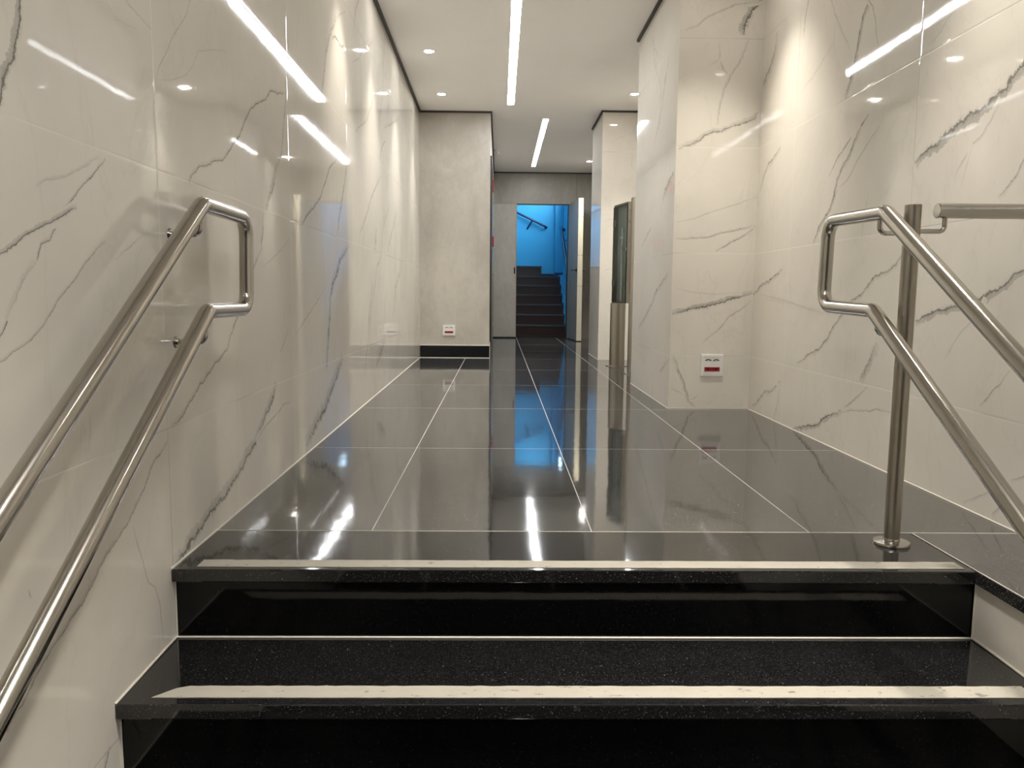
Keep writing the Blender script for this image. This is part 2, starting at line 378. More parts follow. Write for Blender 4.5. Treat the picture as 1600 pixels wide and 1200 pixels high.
def uv_box(name, x0, x1, y0, y1, z0, z1, mat, label=None, parent=None, bev=0.0):
    bm = bx(x0, x1, y0, y1, z0, z1, bev=bev); uw = bm.loops.layers.uv.new('wall')
    for f in bm.faces:
        for l in f.loops: l[uw].uv = (l.vert.co.x, l.vert.co.y)
    return struct(name, bm, mat, label, parent)
VEINS = {
 'L': [
  (9.8,0.8,1.0,[(1.352,1.165),(1.349,1.134),(1.341,1.092),(1.332,1.064),(1.318,1.035),(1.295,0.999),(1.277,0.956),(1.255,0.922)]),
  (1.8,0.25,0.0,[(1.641,1.238),(1.678,1.214),(1.78,1.226)]),
  (3.3,0.35,0.0,[(1.712,1.283),(1.739,1.267),(1.798,1.257),(1.856,1.25)]),
  (2.4,0.45,0.0,[(2.107,1.436),(2.091,1.399),(2.057,1.348),(1.963,1.266),(1.922,1.217),(1.886,1.181),(1.865,1.143)]),
  (2.8,0.85,0.3,[(1.609,0.926),(1.568,0.895),(1.517,0.861),(1.469,0.826),(1.439,0.803),(1.427,0.788),(1.411,0.77),(1.395,0.752),(1.369,0.743),(1.353,0.717),(1.336,0.695),(1.316,0.673),(1.293,0.658),(1.277,0.632),(1.249,0.602),(1.223,0.579)]),
  (3.3,0.9,0.6,[(1.49,0.82),(1.456,0.804),(1.43,0.794),(1.392,0.779),(1.343,0.762),(1.306,0.746),(1.27,0.726),(1.22,0.704)]),
  (6.3,0.3,1.0,[(1.353,0.717),(1.307,0.679),(1.259,0.617)]),
  (2.2,0.5,0.5,[(1.593,0.762),(1.553,0.744),(1.514,0.718),(1.465,0.681),(1.408,0.646),(1.365,0.608),(1.324,0.583),(1.278,0.567),(1.236,0.553),(1.203,0.541)]),
  (3.9,0.25,1.0,[(1.584,0.925),(1.521,0.895),(1.452,0.867),(1.39,0.852),(1.36,0.838)]),
  (2.4,0.4,0.4,[(1.768,0.79),(1.703,0.76),(1.629,0.729)]),
  (4.7,0.85,0.3,[(3.06,1.428),(2.994,1.395),(2.905,1.369),(2.8,1.354),(2.743,1.312),(2.646,1.275),(2.582,1.248),(2.526,1.203),(2.459,1.141),(2.396,1.101),(2.308,1.043),(2.228,1.022),(2.164,1.003),(2.107,0.987),(2.047,0.952),(2.037,0.936)]),
  (1.6,0.3,0.5,[(2.381,1.357),(2.258,1.327),(2.136,1.288),(2.088,1.234),(2.043,1.202),(1.961,1.169),(1.869,1.145)]),
  (7.8,0.6,0.2,[(3.058,1.607),(3.037,1.475),(3.011,1.388),(2.964,1.264),(2.93,1.166),(2.865,1.106)]),
  (19.0,0.7,0.9,[(2.874,1.117),(2.819,1.049),(2.766,0.987),(2.716,0.939)]),
  (10.1,0.7,0.3,[(2.685,0.925),(2.663,0.849),(2.645,0.806)]),
  (6.4,0.4,0.5,[(2.645,0.806),(2.584,0.762),(2.527,0.719),(2.55,0.689),(2.506,0.638),(2.47,0.599),(2.376,0.582)]),
  (6.3,0.75,0.2,[(3.942,1.313),(3.772,1.249),(3.667,1.167),(3.554,1.082),(3.425,1.026),(3.329,0.995),(3.249,0.956),(3.193,0.933)]),
  (12.6,0.6,0.2,[(4.272,1.401),(4.075,1.144),(3.984,1.04),(3.928,0.941)]),
  (16.2,0.65,0.4,[(4.234,0.913),(4.0,0.835),(3.914,0.769),(3.8,0.705),(3.752,0.659),(3.713,0.539),(3.658,0.392),(3.622,0.305)]),
  (4.4,0.45,0.2,[(3.585,0.673),(3.389,0.604),(3.27,0.566),(3.158,0.531),(3.074,0.502)]),
  (3.0,0.35,0.3,[(3.03,0.876),(2.898,0.821),(2.771,0.78),(2.654,0.748)]),
  (5.3,0.65,0.4,[(2.416,0.619),(2.376,0.582),(2.314,0.537),(2.283,0.501),(2.227,0.478),(2.175,0.464),(2.124,0.443),(2.099,0.428),(2.062,0.423),(2.005,0.388),(1.962,0.37),(1.92,0.352),(1.872,0.34)]),
  (12.9,0.8,0.6,[(2.787,0.341),(2.726,0.291),(2.645,0.247),(2.567,0.195),(2.495,0.166),(2.441,0.156),(2.362,0.117),(2.284,0.098),(2.216,0.075),(2.137,0.065),(2.015,0.039),(1.906,0.007),(1.846,-0.005)]),
  (3.4,0.55,0.2,[(2.983,0.249),(2.874,0.255),(2.82,0.239),(2.72,0.224),(2.619,0.208),(2.531,0.181)]),
  (22.1,0.65,0.6,[(4.027,0.332),(3.906,0.278),(3.76,0.214),(3.58,0.132),(3.344,0.077),(3.2,0.027)]),
  (31.8,0.5,0.6,[(5.603,0.342),(5.406,0.265),(5.164,0.189)]),
  (4.3,0.55,0.5,[(1.847,0.31),(1.784,0.284),(1.748,0.263),(1.712,0.227),(1.662,0.197),(1.615,0.169),(1.571,0.149),(1.53,0.136),(1.489,0.111),(1.438,0.08),(1.391,0.062),(1.326,0.038),(1.285,0.017),(1.245,-0.008),(1.191,-0.033),(1.158,-0.04)]),
  (2.5,0.45,0.3,[(1.65,0.166),(1.669,0.117),(1.695,0.057),(1.713,0.013),(1.748,-0.012),(1.767,-0.061),(1.773,-0.11),(1.776,-0.151)]),
  (5.9,0.65,0.4,[(1.509,-0.253),(1.497,-0.266),(1.487,-0.287),(1.471,-0.318)]),
  (3.5,0.5,0.2,[(4.239,2.108),(4.098,2.048),(3.982,1.985)]),
  (13.8,0.5,0.4,[(3.982,1.985),(3.87,1.901),(3.745,1.771),(3.663,1.603),(3.618,1.536)]),
  (6.2,0.6,0.2,[(5.499,2.049),(5.204,1.923),(4.859,1.69),(4.583,1.596),(4.477,1.55)]),
  (10.2,0.5,0.4,[(6.46,2.046),(5.984,1.907),(5.638,1.813)]),
  (9.1,0.6,0.2,[(5.458,1.459),(5.247,1.367),(5.024,1.258),(4.767,1.096),(4.581,1.007)]),
  (25.0,0.5,0.2,[(5.228,1.097),(5.194,1.012),(5.161,0.928)]),
  (11.3,0.5,0.2,[(5.421,0.92),(5.328,0.873),(5.209,0.827)]),
  (22.2,0.5,0.2,[(5.038,0.72),(4.893,0.501),(4.831,0.346)]),
  (17.2,0.4,0.3,[(6.331,1.315),(6.006,1.116),(5.746,0.959)]),
  (24.5,0.4,0.3,[(6.655,0.901),(6.212,0.71),(6.078,0.463)]),
  (6.0,0.45,0.2,[(2.962,0.539),(2.912,0.482),(2.848,0.451)]),
  (2.4,0.3,0.3,[(1.497,0.432),(1.495,0.389),(1.487,0.359)]),
  (2.3,0.5,0.3,[(1.273,0.169),(1.273,0.16),(1.278,0.15)]),
 ],
 'R': [
  (15.9,0.7,0.8,[(3.263,1.887),(3.286,1.859),(3.328,1.836),(3.361,1.784),(3.381,1.714),(3.402,1.643),(3.435,1.574),(3.479,1.526)]),
  (19.8,0.7,0.4,[(4.387,2.087),(4.396,2.007),(4.457,1.94),(4.523,1.89),(4.572,1.851)]),
  (5.4,0.25,0.3,[(3.632,1.799),(3.745,1.754),(3.851,1.711),(4.006,1.676)]),
  (6.6,0.8,0.2,[(3.239,1.403),(3.281,1.382),(3.335,1.36),(3.392,1.34),(3.451,1.311),(3.511,1.281),(3.603,1.212)]),
  (14.3,0.65,0.8,[(3.308,1.375),(3.36,1.321),(3.413,1.264),(3.472,1.228),(3.512,1.185),(3.536,1.119),(3.57,1.066),(3.648,1.017),(3.694,0.977),(3.747,0.921)]),
  (4.4,0.45,0.4,[(3.139,1.34),(3.189,1.313),(3.24,1.285),(3.319,1.235),(3.401,1.169),(3.48,1.147)]),
  (19.3,0.95,1.0,[(2.254,1.362),(2.291,1.339),(2.316,1.316),(2.343,1.305),(2.364,1.283),(2.399,1.277),(2.443,1.26),(2.489,1.242),(2.539,1.247),(2.589,1.231),(2.659,1.208),(2.733,1.185),(2.814,1.173),(2.853,1.144)]),
  (4.7,0.4,0.4,[(2.381,1.255),(2.421,1.208),(2.463,1.169),(2.51,1.149),(2.556,1.108),(2.604,1.065)]),
  (3.6,0.3,0.3,[(2.51,1.149),(2.536,1.085),(2.556,1.027)]),
  (5.5,0.55,0.4,[(2.232,1.08),(2.256,1.058),(2.28,1.026),(2.319,0.995),(2.359,0.963)]),
  (3.4,0.4,0.3,[(2.638,1.617),(2.708,1.591),(2.742,1.561),(2.819,1.539)]),
  (10.7,0.55,0.4,[(4.245,1.463),(4.29,1.437),(4.435,1.394),(4.503,1.345),(4.559,1.27)]),
  (9.2,0.75,0.3,[(4.13,0.813),(4.231,0.783),(4.348,0.75),(4.453,0.734),(4.537,0.698),(4.65,0.672)]),
  (7.6,0.75,0.3,[(2.893,0.824),(2.945,0.794),(3.014,0.765),(3.106,0.75),(3.15,0.718),(3.218,0.679),(3.303,0.652),(3.37,0.597),(3.449,0.553),(3.509,0.493),(3.607,0.428),(3.739,0.388),(3.871,0.337)]),
  (13.0,0.85,1.0,[(2.178,0.753),(2.218,0.747),(2.258,0.737),(2.298,0.707),(2.355,0.688),(2.4,0.669),(2.481,0.648),(2.55,0.637),(2.643,0.625),(2.72,0.601),(2.781,0.581)]),
  (3.0,0.35,0.4,[(2.384,0.669),(2.41,0.62),(2.504,0.556),(2.551,0.501),(2.584,0.466)]),
  (20.2,0.55,1.0,[(3.056,0.491),(3.101,0.425),(3.149,0.368),(3.178,0.326)]),
  (9.6,0.65,0.3,[(4.08,0.227),(4.216,0.152),(4.319,0.139),(4.419,0.079),(4.526,0.027)]),
  (5.2,0.6,0.3,[(3.114,0.312),(3.192,0.258),(3.276,0.211),(3.335,0.177)]),
  (12.7,0.85,0.8,[(3.335,0.177),(3.475,0.133),(3.529,0.11),(3.576,0.081),(3.694,0.052),(3.788,0.03),(3.886,0.004)]),
  (3.9,0.55,0.3,[(3.333,0.169),(3.243,0.194),(3.085,0.212),(3.023,0.229),(2.897,0.235)]),
  (8.7,0.35,0.3,[(4.096,0.208),(4.111,0.103),(4.167,0.008)]),
  (3.6,0.55,0.3,[(2.244,0.46),(2.285,0.414),(2.318,0.387),(2.345,0.358),(2.374,0.334)]),
  (3.6,0.5,0.5,[(2.107,0.181),(2.145,0.166),(2.198,0.141)]),
  (4.1,0.5,0.5,[(2.204,0.076),(2.245,0.046),(2.272,0.019)]),
  (4.0,0.45,0.5,[(2.275,0.096),(2.34,0.06),(2.419,0.018)]),
  (4.8,0.3,0.5,[(3.961,0.696),(4.037,0.735)]),
  (5.0,0.2,1.0,[(4.501,0.68),(4.137,0.653),(3.784,0.612),(3.556,0.587)]),
  (5.8,0.25,0.5,[(3.204,1.09),(3.23,0.991),(3.243,0.915)]),
 ],
 'P': [
  (21.7,0.85,1.0,[(1.487,2.343),(1.445,2.298),(1.41,2.263),(1.387,2.222),(1.371,2.169),(1.362,2.135)]),
  (5.3,0.4,0.5,[(1.451,2.319),(1.318,2.296),(1.212,2.253),(1.158,2.225),(1.106,2.183),(1.034,2.154)]),
  (5.4,0.35,0.6,[(1.24,2.088),(1.239,2.004),(1.26,1.949),(1.29,1.925)]),
  (3.6,0.3,0.5,[(1.239,2.004),(1.215,1.987),(1.179,1.969)]),
  (5.5,0.35,0.6,[(1.399,2.118),(1.367,2.013),(1.333,1.95),(1.305,1.914),(1.272,1.837),(1.25,1.748),(1.237,1.606)]),
  (9.0,0.7,0.5,[(1.482,1.712),(1.455,1.677),(1.382,1.654),(1.328,1.636),(1.266,1.603),(1.218,1.606),(1.157,1.57),(1.092,1.53),(1.019,1.507)]),
  (3.7,0.35,0.4,[(1.485,1.239),(1.364,1.194),(1.236,1.157),(1.125,1.112),(1.015,1.089)]),
  (5.5,0.65,0.4,[(1.482,1.072),(1.37,1.048),(1.278,1.029),(1.222,1.01),(1.167,1.002),(1.018,0.994)]),
  (5.6,0.65,0.4,[(1.482,1.061),(1.409,1.012),(1.336,0.975),(1.256,0.926)]),
  (16.9,0.85,1.0,[(1.487,0.684),(1.386,0.664),(1.312,0.634),(1.238,0.611),(1.163,0.595),(1.088,0.579),(1.006,0.556)]),
  (5.7,0.45,0.3,[(1.482,0.643),(1.427,0.597),(1.353,0.548),(1.317,0.499),(1.281,0.461),(1.2,0.396)]),
  (3.7,0.25,0.4,[(1.027,0.713),(1.122,0.692),(1.235,0.681),(1.423,0.687)]),
  (7.6,0.6,0.5,[(1.032,0.311),(1.069,0.224),(1.094,0.167),(1.108,0.11),(1.129,0.056),(1.169,0.007)]),
  (3.9,0.35,0.3,[(1.129,0.056),(1.159,0.064),(1.185,0.084)]),
  (3.8,0.35,0.3,[(1.019,0.125),(1.058,0.106),(1.105,0.083)]),
 ],
 'S': [
  (17.6,0.4,0.3,[(4.86,2.092),(4.956,1.999),(5.031,1.865),(5.114,1.767),(5.264,1.656)]),
  (19.4,0.6,0.5,[(4.603,1.39),(4.734,1.355),(4.854,1.315),(4.941,1.26)]),
  (9.8,0.5,0.3,[(5.27,1.12),(5.401,1.088),(5.607,1.014)]),
  (13.5,0.5,0.5,[(4.689,0.808),(4.865,0.754),(5.056,0.696),(5.193,0.613),(5.478,0.498),(5.671,0.432)]),
  (9.7,0.5,0.5,[(4.614,0.298),(4.787,0.225),(4.88,0.196)]),
  (20.3,0.4,0.5,[(5.071,0.093),(5.098,-0.016)]),
 ],
}
CEIL = 2.522
def PL(a, z, o): return (-0.787 - 0.0073 * (a - 1.814) + o, a, z)
def PR(a, z, o): return (1.486 - o, a, z)
def PP(y): return lambda a, z, o: (a, y - o, z)
def PS(x): return lambda a, z, o: (x - o, a, z)

# ------------------------------------------------------------------ room shell
vl = VEINS['L'] + rand_veins(3, 30, -3.0, 1.0, -0.7, 2.5, lambda p: p[0] < 0.95) + rand_veins(9, 30, 1.3, 8.0, 1.55, 2.5, lambda p: p[1] > 1.55 or p[0] > 8) \
    + rand_veins(10, 22, 4.3, 8.2, 0.0, 1.5, lambda p: True)
slab_wall('wall_left', PL, -6.0, 8.30, -0.72, CEIL + 0.05, 0.15, M['marble_left'], vl, 'polished grey-veined marble wall on the left with two steel rails')
vr = VEINS['R'] + rand_veins(5, 26, -3.0, 1.6, -0.5, 2.5, lambda p: p[0] < 1.6) + rand_veins(6, 14, 2.2, 4.6, 1.55, 2.5, lambda p: p[1] > 1.6) \
    + rand_veins(7, 20, 5.95, 12.1, 0, 2.5, lambda p: True)
slab_wall('wall_right', PR, -6.0, 12.19, -0.72, CEIL + 0.05, 0.15, M['marble_right'], vr, 'polished grey-veined marble wall on the right behind the steel post')
# first pillar: front slab and side slab
bm = bmesh.new(); box(bm, 1.016, 1.486, 4.607, 5.93, -0.02, CEIL + 0.05)
slab_wall('wall_pillar_front', PP(4.597), 1.006, 1.486, 0, CEIL, 0.010, M['marble_pillar'], VEINS['P'], 'front marble face of the near pillar, with a power socket low down')
slab_wall('wall_pillar_side', PS(1.006), 4.607, 5.93, 0, CEIL, 0.010, M['marble_pillar'], VEINS['S'] + rand_veins(12, 5, 4.6, 5.9, 1.6, 2.5, lambda p: True), 'shaded corridor side of the near marble pillar')
struct('wall_pillar_core', bm, M['concrete'], 'back of the near marble pillar')
# second pillar
bm = bmesh.new(); box(bm, 1.04, 1.486, 8.15, 9.0, -0.02, CEIL + 0.05)
slab_wall('wall_far_pillar_front', PP(8.14), 1.030, 1.486, 0, CEIL, 0.010, M['marble_pillar'],
          [(2.5, .3, .4, [(1.08, 2.2), (1.2, 2.26), (1.42, 2.33)]), (3, .3, .6, [(1.34, 2.1), (1.33, 1.98), (1.38, 1.9)]), (2, .3, .4, [(1.45, 2.0), (1.38, 1.8), (1.33, 1.55)]),
           (2.5, .4, .4, [(1.04, 1.42), (1.15, 1.45), (1.3, 1.5)]), (2.5, .4, .4, [(1.04, .9), (1.1, .93), (1.2, .95)])], 'brightly lit front marble face of the far pillar')
slab_wall('wall_far_pillar_side', PS(1.030), 8.15, 9.0, 0, CEIL, 0.010, M['marble_pillar'], rand_veins(21, 9, 8.15, 9, 0.2, 2.4, lambda p: True), 'shaded corridor side of the far marble pillar')
struct('wall_far_pillar_core', bm, M['concrete'], 'back of the far marble pillar')
# niche wall and corridor wall on the left
struct('wall_niche', bx(-0.99, -0.105, 8.25, 8.45, 0, CEIL + 0.05), M['concrete'], 'smooth grey-beige cement wall facing the stairs, with a socket and black skirting')
struct('wall_corridor', bx(-0.99, -0.105, 8.45, 12.19, 0, CEIL + 0.05), M['concrete'], 'cement side wall of the far corridor')
uv_box('baseboard_niche', -0.832, -0.103, 8.235, 8.25, 0.006, 0.128, M['black_tile'], 'black skirting board under the cement wall')
bm = bx(-0.832, -0.103, 8.240, 8.25, 0.128, 0.141); box(bm, -0.103, -0.098, 8.235, 8.27, 0.0, 0.165); box(bm, -0.832, -0.103, 8.232, 8.25, 0.0, 0.006)
struct('trim_1', bm, M['grout'], 'pale bead round the black skirting')
# end wall with the double doorway
DX0, DX1, DH = -0.105, 1.05, 2.052
bm = bmesh.new()
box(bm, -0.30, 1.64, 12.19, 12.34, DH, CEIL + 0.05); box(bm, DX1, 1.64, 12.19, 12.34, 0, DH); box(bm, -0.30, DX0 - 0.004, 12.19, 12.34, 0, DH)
struct('wall_end', bm, M['concrete_shaded'], 'cement wall across the end of the corridor above and beside the doorway')
struct('trim_2', bx(1.16, 1.163, 12.187, 12.19, DH, CEIL), M['reveal'], 'fine vertical seam in the end wall')
bm = bx(DX0, DX1, 12.185, 12.20, DH - 0.02, DH); box(bm, DX1 - 0.012, DX1, 12.20, 12.33, 0, DH - 0.02)
struct('trim_3', bm, M['black'], 'dark steel door head over the double doorway')
# back of the entrance, behind the viewpoint
struct('wall_back', bx(-1.1, 1.7, -6.2, -6.0, -0.72, CEIL + 0.05), M['concrete'], 'cement entrance wall behind the viewer')
# floors
uv_box('floor_landing', -0.99, 1.64, 2.1525, 12.34, -0.15, 0.0, M['granite_floor'], 'polished black granite corridor floor with pale joints')
uv_box('floor_platform', 1.1745, 1.64, -1.0, 2.1495, -0.032, 0.0, M['granite_platform'], 'black granite side platform to the right of the steps')
uv_box('floor_lower', -1.1, 1.7, -6.2, 0.96, -0.80, -0.72, M['granite_low'], 'black granite floor at the foot of the steps')
struct('floor_bed', bx(1.20, 1.64, -0.98, 2.15, -0.72, -0.032), M['concrete'], 'masonry under the side platform')
struct('floor_stairwell', bx(-0.6, 1.5, 12.34, 13.03, -0.15, -0.001), M['granite'], 'dark floor before the far stairs')
bm = bx(-0.99, 1.64, 2.1497, 2.1525, -0.12, 0.0003); struct('trim_4', bm, M['grout'], 'pale joint between the top step and the corridor floor')
slab_wall('wall_platform_side', PS(1.187), -0.98, 1.852, -0.72, -0.033, 0.012, M['marble_pillar'], [(3, .3, .5, [(1.62, -.16), (1.58, -.3)])], 'pale marble side face of the platform beside the steps')
# white beads where marble meets granite
def bead(name, pts, r, label):
    bm = bmesh.new(); tube(bm, pts, r, 6); return struct(name, bm, M['grout'], label)
bead('trim_5', [PL(1.835, 0.001, 0), PL(8.23, 0.001, 0)], 0.0035, 'white joint bead at the foot of the left marble wall')
bead('trim_6', [PR(-0.9, 0.001, 0), PR(4.597, 0.001, 0), (1.006, 4.597, 0.001), (1.006, 5.93, 0.001)], 0.0035, 'white joint bead at the foot of the right wall and near pillar')
bead('trim_7', [(1.486, 8.14, 0.001), (1.030, 8.14, 0.001), (1.030, 9.0, 0.001)], 0.004, 'white joint bead at the foot of the far pillar')
bead('trim_8', [PL(1.853, -0.03, 0.001), PL(1.853, -0.176, 0.001), PL(1.535, -0.179, 0.001), PL(1.553, -0.21, 0.001), PL(1.553, -0.36, 0.001), PL(1.235, -0.359, 0.001)], 0.003, 'white joint bead stepping down the left wall beside the stairs')
bead('trim_9', [(-0.785, 1.852, -0.178), (1.187, 1.852, -0.178)], 0.0028, 'white joint bead at the foot of the upper riser')
bead('trim_10', [(1.185, 1.850, -0.035), (1.185, 1.850, -0.176), (1.185, 1.5, -0.179)], 0.003, 'pale joint bead at the right end of the upper riser')
bead('trim_11', [(1.006, 4.5965, 0), (1.006, 4.5965, CEIL - 0.03)], 0.0012, 'pale corner edge of the near pillar')
# ceiling with its dark shadow gap
struct('ceiling', bx(-1.1, 1.7, -6.2, 12.34, CEIL, CEIL + 0.10), M['plaster'], 'flat white plaster ceiling with recessed lights')
gap = 0.018
def gapbar(bm, x0, x1, y0, y1): box(bm, x0, x1, y0, y1, CEIL - gap, CEIL)
bm = bmesh.new()
f0, f1 = PL(-6.0, 0, 0)[0], PL(8.25, 0, 0)[0]
vs = [bm.verts.new((x, y, z)) for z in (CEIL - gap, CEIL) for x, y in ((f0, -6.0), (f0 + 0.02, -6.0), (f1 + 0.02, 8.25), (f1, 8.25))]
for q in ((0, 3, 2, 1), (4, 5, 6, 7), (0, 1, 5, 4), (1, 2, 6, 5), (2, 3, 7, 6), (3, 0, 4, 7)): bm.faces.new([vs[i] for i in q])
gapbar(bm, f1, -0.09, 8.235, 8.25); gapbar(bm, -0.105, -0.09, 8.25, 12.19); gapbar(bm, -0.09, 1.486, 12.178, 12.19)
struct('trim_12', bm, M['reveal'], 'dark shadow gap where the ceiling meets the left walls')
bm = bmesh.new()
gapbar(bm, 1.468, 1.486, -6.0, 4.579); gapbar(bm, 0.988, 1.486, 4.579, 4.597); gapbar(bm, 0.988, 1.006, 4.597, 5.94)
gapbar(bm, 1.468, 1.486, 5.94, 8.13); gapbar(bm, 1.015, 1.486, 8.13, 8.14); gapbar(bm, 1.015, 1.03, 8.14, 9.0); gapbar(bm, 1.468, 1.486, 9.0, 12.178)
struct('trim_13', bm, M['reveal'], 'dark shadow gap where the ceiling meets the right wall and pillars')

# ------------------------------------------------------------------ front stairs
stair = empty('granite_stairs', 'polished black granite steps climbing to the corridor floor', 'stairs', loc=(0.2, 1.25, -0.72))
sx, sy, sz = stair.location
NOSE = [1.835 - 0.30 * k for k in range(4)]
def sub(bm): bmesh.ops.translate(bm, vec=(-sx, -sy, -sz), verts=bm.verts[:]); return bm
for k, y in enumerate(NOSE):
    z = -0.18 * k
    back = 2.1495 if k == 0 else NOSE[k - 1] + 0.02
    x1 = 1.1735 if k == 0 else 1.1865
    link('tread', sub(bx(PL(y, 0, 0)[0] + 0.0004, x1, y, back, z - 0.032, z, bev=0.0025)), M['granite'], stair)
    link('riser', sub(bx(PL(y, 0, 0)[0] + 0.0004, 1.1865, y + 0.02, y + 0.04, z - 0.18, z - 0.032)), M['granite_riser'], stair)
# the pads of anti-slip tape
def tape(name, y0, y1, x0, x1, z, label):
    o = empty(name, label, 'anti-slip strip'); bpy.data.objects.remove(o)
    bm = bmesh.new(); rnd = random.Random(int(y0 * 1000)); n = 90
    top = [(x0 + (x1 - x0) * i / n, y1 + rnd.uniform(-0.0012, 0.0012)) for i in range(n + 1)]
    bot = [(x0 + (x1 - x0) * i / n, y0 + rnd.uniform(-0.0005, 0.0005)) for i in range(n + 1)]
    if z < -0.1:                        # the curled, chipped left end of the lower strip
        for i in range(0, 3): top[i] = (top[i][0] + 0.012 * (3 - i), top[i][1] - 0.012 * (3 - i) / 3)
    loop = bot + top[::-1]
    for zz in (z + 0.0012, z): pass
    up = [bm.verts.new((x, y, z + 0.0014)) for x, y in loop]; dn = [bm.verts.new((x, y, z + 0.0001)) for x, y in loop]
    m_ = len(loop)
    for i in range(n): bm.faces.new((up[i], up[i + 1], up[m_ - 2 - i], up[m_ - 1 - i]))
    for i in range(n): bm.faces.new((dn[m_ - 1 - i], dn[m_ - 2 - i], dn[i + 1], dn[i]))
    for i in range(m_): bm.faces.new((up[i], dn[i], dn[(i + 1) % m_], up[(i + 1) % m_]))
    return tag(link(name, bm, M['tape'], None), label, 'anti-slip strip')
tape('anti_slip_strip', 1.853, 1.902, -0.732, 1.155, 0.0, 'pale grey anti-slip strip along the edge of the top step')
tape('anti_slip_strip', 1.563, 1.612, -0.722, 1.150, -0.18, 'dirtier pale anti-slip strip on the second step down')

# ------------------------------------------------------------------ hand rails
RAD = 0.0195
def rail_loop(x, top_bend, top_far, low_far, low_bend, slope, yend, tilt=0.0):
    f = lambda p: (x, p[0], p[1])
    t0 = (yend, top_bend[1] - slope * (top_bend[0] - yend)); l0 = (yend, low_bend[1] - slope * (low_bend[0] - yend))
    e = yend - 0.3
    return fillet([(x, yend + 0.2, l0[1] + slope * 0.2), f(l0), (x, e, l0[1]), (x, e, t0[1]), f(t0), f(top_bend), f(top_far), f(low_far), f(low_bend), (x, yend + 0.15, l0[1] + slope * 0.15)], 0.052, 10)
def bracket_wall(bm, x_rail, y, z_rail, x_wall):
    tube(bm, fillet([(x_rail, y, z_rail - RAD + 0.004), (x_rail, y, z_rail - 0.062), (x_wall, y, z_rail - 0.062)], 0.018, 8), 0.0065, 14)
lr = empty('wall_handrail', 'double brushed steel handrail with a looped end on the left marble wall', 'handrail', loc=(-0.787, 1.5, 0))
def rel(bm, o): bmesh.ops.translate(bm, vec=-Vector(o.location), verts=bm.verts[:]); return bm
XL = -0.715
bm = bmesh.new(); tube(bm, rail_loop(XL, (1.925, 0.874), (2.252, 0.872), (2.235, 0.618), (1.935, 0.618), 0.648, 0.25), RAD, 32, False)
link('handrail_tube', rel(bm, lr), M['steel'], lr, True)
for (y, z) in ((1.905, 0.862), (1.915, 0.605), (0.75, 0.113), (0.75, -0.15)):
    bm = bmesh.new(); bracket_wall(bm, XL, y, z, PL(y, 0, 0)[0] + 0.002)
    br = link('bracket', rel(bm, lr), M['steel'], lr, True)
    bm = bmesh.new(); wx = PL(y, 0, 0)[0]; cyl(bm, (wx + 0.0005, y, z - 0.062), (wx + 0.005, y, z - 0.062), 0.015, 0.0135, 28)
    link('rosette', rel(bm, lr), M['steel'], br, True)

rr = empty('stair_railing', 'double steel stair railing on a floor post, with a short bar to the right wall', 'railing', loc=(1.07, 2.05, 0))
XR = 0.985
def rail_open(x, tb, tf, lf, lb, slope, yend):
    f = lambda p: (x, p[0], p[1])
    return fillet([(x, yend, tb[1] - slope * (tb[0] - yend)), f(tb), f(tf), f(lf), f(lb), (x, yend, lb[1] - slope * (lb[0] - yend))], 0.052, 10)
bm = bmesh.new(); tube(bm, rail_loop(XR, (2.02, 0.883), (2.368, 0.893), (2.378, 0.640), (2.056, 0.632), 0.598, 0.25), RAD, 32, False)
link('handrail_tube', rel(bm, rr), M['steel'], rr, True)
bm = bmesh.new(); cyl(bm, (1.07, 2.05, 0.0), (1.07, 2.05, 0.905), 0.0205, None, 40)
post = link('post', rel(bm, rr), M['steel_dark'], rr, True)
bm = bmesh.new(); lathe(bm, [(0, 0), (0.047, 0), (0.0475, 0.003), (0.046, 0.008), (0.030, 0.0105), (0.0212, 0.011), (0.0212, 0.016), (0.0206, 0.017), (0, 0.017)], (1.07, 2.05, 0.0003), 48)
link('base_flange', rel(bm, rr), M['steel'], post, True)
bm = bmesh.new(); tube(bm, fillet([(XR, 2.05, 0.872), (XR, 2.05, 0.832), (1.06, 2.05, 0.832)], 0.018, 8), 0.0062, 14)
link('bracket', rel(bm, rr), M['steel'], rr, True)
bm = bmesh.new(); tube(bm, fillet([(1.08, 2.05, 0.838), (1.155, 2.05, 0.838), (1.155, 2.05, 0.876)], 0.014, 8), 0.0062, 14)
link('bracket', rel(bm, rr), M['steel'], rr, True)
bm = bmesh.new(); tube(bm, fillet([(XR, 2.03, 0.606), (XR, 2.03, 0.572), (1.06, 2.045, 0.572)], 0.016, 8), 0.0062, 14)
link('bracket', rel(bm, rr), M['steel'], rr, True)
bm = bmesh.new(); cyl(bm, (1.132, 2.05, 0.891), (1.4795, 2.05, 0.891), RAD, None, 40)
es = [e for e in bm.edges if all(abs(v.co.x - 1.132) < 1e-4 for v in e.verts)]
bmesh.ops.bevel(bm, geom=es, offset=0.0015, segments=2, affect='EDGES')
gb = link('cross_bar', rel(bm, rr), M['steel'], rr, True)
bm = bmesh.new(); cyl(bm, (1.4795, 2.05, 0.891), (1.4855, 2.05, 0.891), 0.038, None, 32)
link('wall_flange', rel(bm, rr), M['steel'], gb, True)
# lower post, standing on the fourth tread beside the platform
for y in (0.55,):
    bm = bmesh.new(); zt = 0.632 - 0.598 * (2.056 - y)
    cyl(bm, (XR, y, -0.72), (XR, y, zt + 0.27), 0.0155, None, 24); link('post', rel(bm, rr), M['steel_dark'], rr, True)

